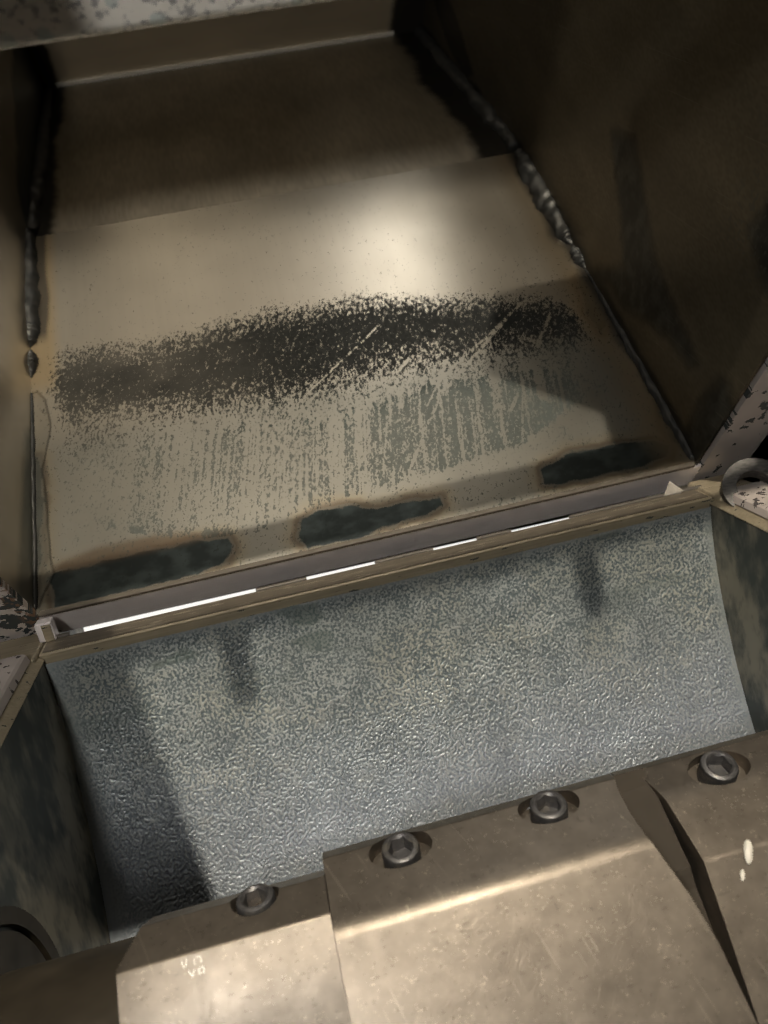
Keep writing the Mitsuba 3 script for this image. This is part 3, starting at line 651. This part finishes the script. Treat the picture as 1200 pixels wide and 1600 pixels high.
screw('cutting_rotor__knife_block_002__cap_screw', s4, ax3, turn=0.7)

# rotor body between the blocks
lowr = np.array([-0.0105, -0.0150])
ptsb = [(-0.30, 0.088), (-0.20, 0.0905), tuple(R2 + lowr), tuple(T2 + np.array([-0.0045, -0.0050])), tuple(K2 + np.array([-0.0010, -0.0012])), (-0.22, 0.055), (-0.30, 0.05)]
put('cutting_rotor__body', prism_x(ptsb, 0.20, 0.2386), 'mat_groove_shade')
# punched strokes on the left block
m = []
for (x, a, l, r) in ((0.0752, -0.1808, 2.1, 0.35), (0.0763, -0.1806, 2.0, -0.3), (0.0787, -0.1808, 1.9, 0.1), (0.0806, -0.1807, 1.7, 0.1), (0.0797, -0.1799, 1.1, 1.6), (0.0772, -0.1838, 2.2, 0.5), (0.0781, -0.1838, 2.2, -0.5), (0.0797, -0.1838, 2.0, 0.1), (0.0812, -0.1836, 1.9, 0.1), (0.0805, -0.1829, 1.0, 1.6), (0.0806, -0.1843, 1.0, 1.5)):
    e = trimesh.creation.box([0.00028, l * 1e-3, 0.0002])
    e.apply_transform(trimesh.transformations.rotation_matrix(r, [0, 0, 1])); e.apply_translation([x, a, 0.1056])
    m.append(e)
put('cutting_rotor__knife_block_001__stamp', trimesh.util.concatenate(m), 'mat_bright')
labels['cutting_rotor__knife_block_001__stamp'] = {'label': 'pale punched strokes', 'kind': 'stuff'}
# plastic chips that lie on the right block
for c, ln in (((0.2548, -0.1940, 0.1032), 0.0036), ((0.2500, -0.2000, 0.1026), 0.0018)):
    e = trimesh.creation.icosphere(3, 1.0); e.vertices *= (0.75 + 0.5 * meshkit.fbm(e.vertices * 1.6 + ln * 900))[:, None]; e.apply_scale([ln * 0.40, ln, ln * 0.25])
    e.apply_transform(trimesh.transformations.rotation_matrix(-0.45, [0, 0, 1])); e.apply_translation(c)
    k = put('plastic_chip', e, 'mat_chip', smooth=True)
tag('plastic_chip', 'white plastic chip lying on the ridge of the right knife block', 'chip')
tag('plastic_chip_001', 'smaller cream plastic chip below the white one on the right block', 'chip')

# ================================================================ cover edge close above the lens
cov = rbox([-0.10, -0.0, -0.02], [0.40, 0.10, 0.02], 0.006)
put('speckled_cover', rbox([-0.20, 0.0420, 0.250], [0.45, 0.0550, 0.285], 0.004), 'mat_speckle', smooth=40)
tag('speckled_cover', 'white and teal speckled painted cover edge above the hopper, top left', 'cover')

# ================================================================ lamps
def quad(key, c, ux, uy, emit):
    c, ux, uy = (np.asarray(q, float) for q in (c, ux, uy))
    v = np.array([c - ux - uy, c + ux - uy, c + ux + uy, c - ux + uy])
    return put(key, (v, np.array([[0, 1, 2], [0, 2, 3]])), 'mat_lamp_shell', world=True, emitter={'type': 'area', 'radiance': emit})
quad('ceiling_lamp__diffuser', (0.05, -0.06, 1.80), (0.75, 0, 0), (0, -0.58, 0), rgb(CEIL * 1.0, CEIL * 0.86, CEIL * 0.66))
put('ceiling_lamp__housing', wbox(-0.72, 0.82, -0.66, 0.54, 1.805, 1.86), 'mat_lamp_shell', world=True)
tag('ceiling_lamp', 'warm ceiling lamp straight over the machine', 'lamp')
def bulb(key, pos, r, col):
    s = trimesh.creation.icosphere(2, r); s.apply_translation(pos)
    put(key + '__bulb', s, 'mat_lamp_shell', world=True, emitter={'type': 'area', 'radiance': rgb(*col)})
    p = np.asarray(pos)
    put(key + '__socket', m3.Manifold.cylinder(0.06, r * 0.9, r * 0.9, 24).translate((p + [0, 0, r * 0.9]).tolist()), 'mat_lamp_shell', world=True)
bulb('pendant_lamp', (0.562, 0.405, 1.55), 0.13, (GLARE, GLARE * 0.97, GLARE * 0.88))
tag('pendant_lamp', 'bare round bulb hanging above the hopper', 'lamp')
bulb('warm_work_lamp', WARM_POS, WARM_R, (WARM, WARM * 0.89, WARM * 0.70))
tag('warm_work_lamp', 'small warm work lamp in front of the machine', 'lamp')
bulb('cool_work_lamp', COOL_POS, COOL_R, (COOL, COOL * 0.965, COOL * 0.88))
tag('cool_work_lamp', 'small cool work lamp left of the viewer', 'lamp')
cyl = m3.Manifold.cylinder(0.42, 0.014, 0.014, 32).transform(np.array([[0, 0, 1, -0.03], [1, 0, 0, 0.085], [0, 1, -0.0065, -0.0648]], float))
put('added_glow_tube', cyl, 'mat_lamp_shell', world=True, emitter={'type': 'area', 'radiance': rgb(TUBE, TUBE * 0.96, TUBE * 0.9)})  # made-up glow behind the gap so that the slots look bright
tag('added_glow_tube', 'added glowing tube behind the machine that brightens the slots under the hopper', 'lamp')
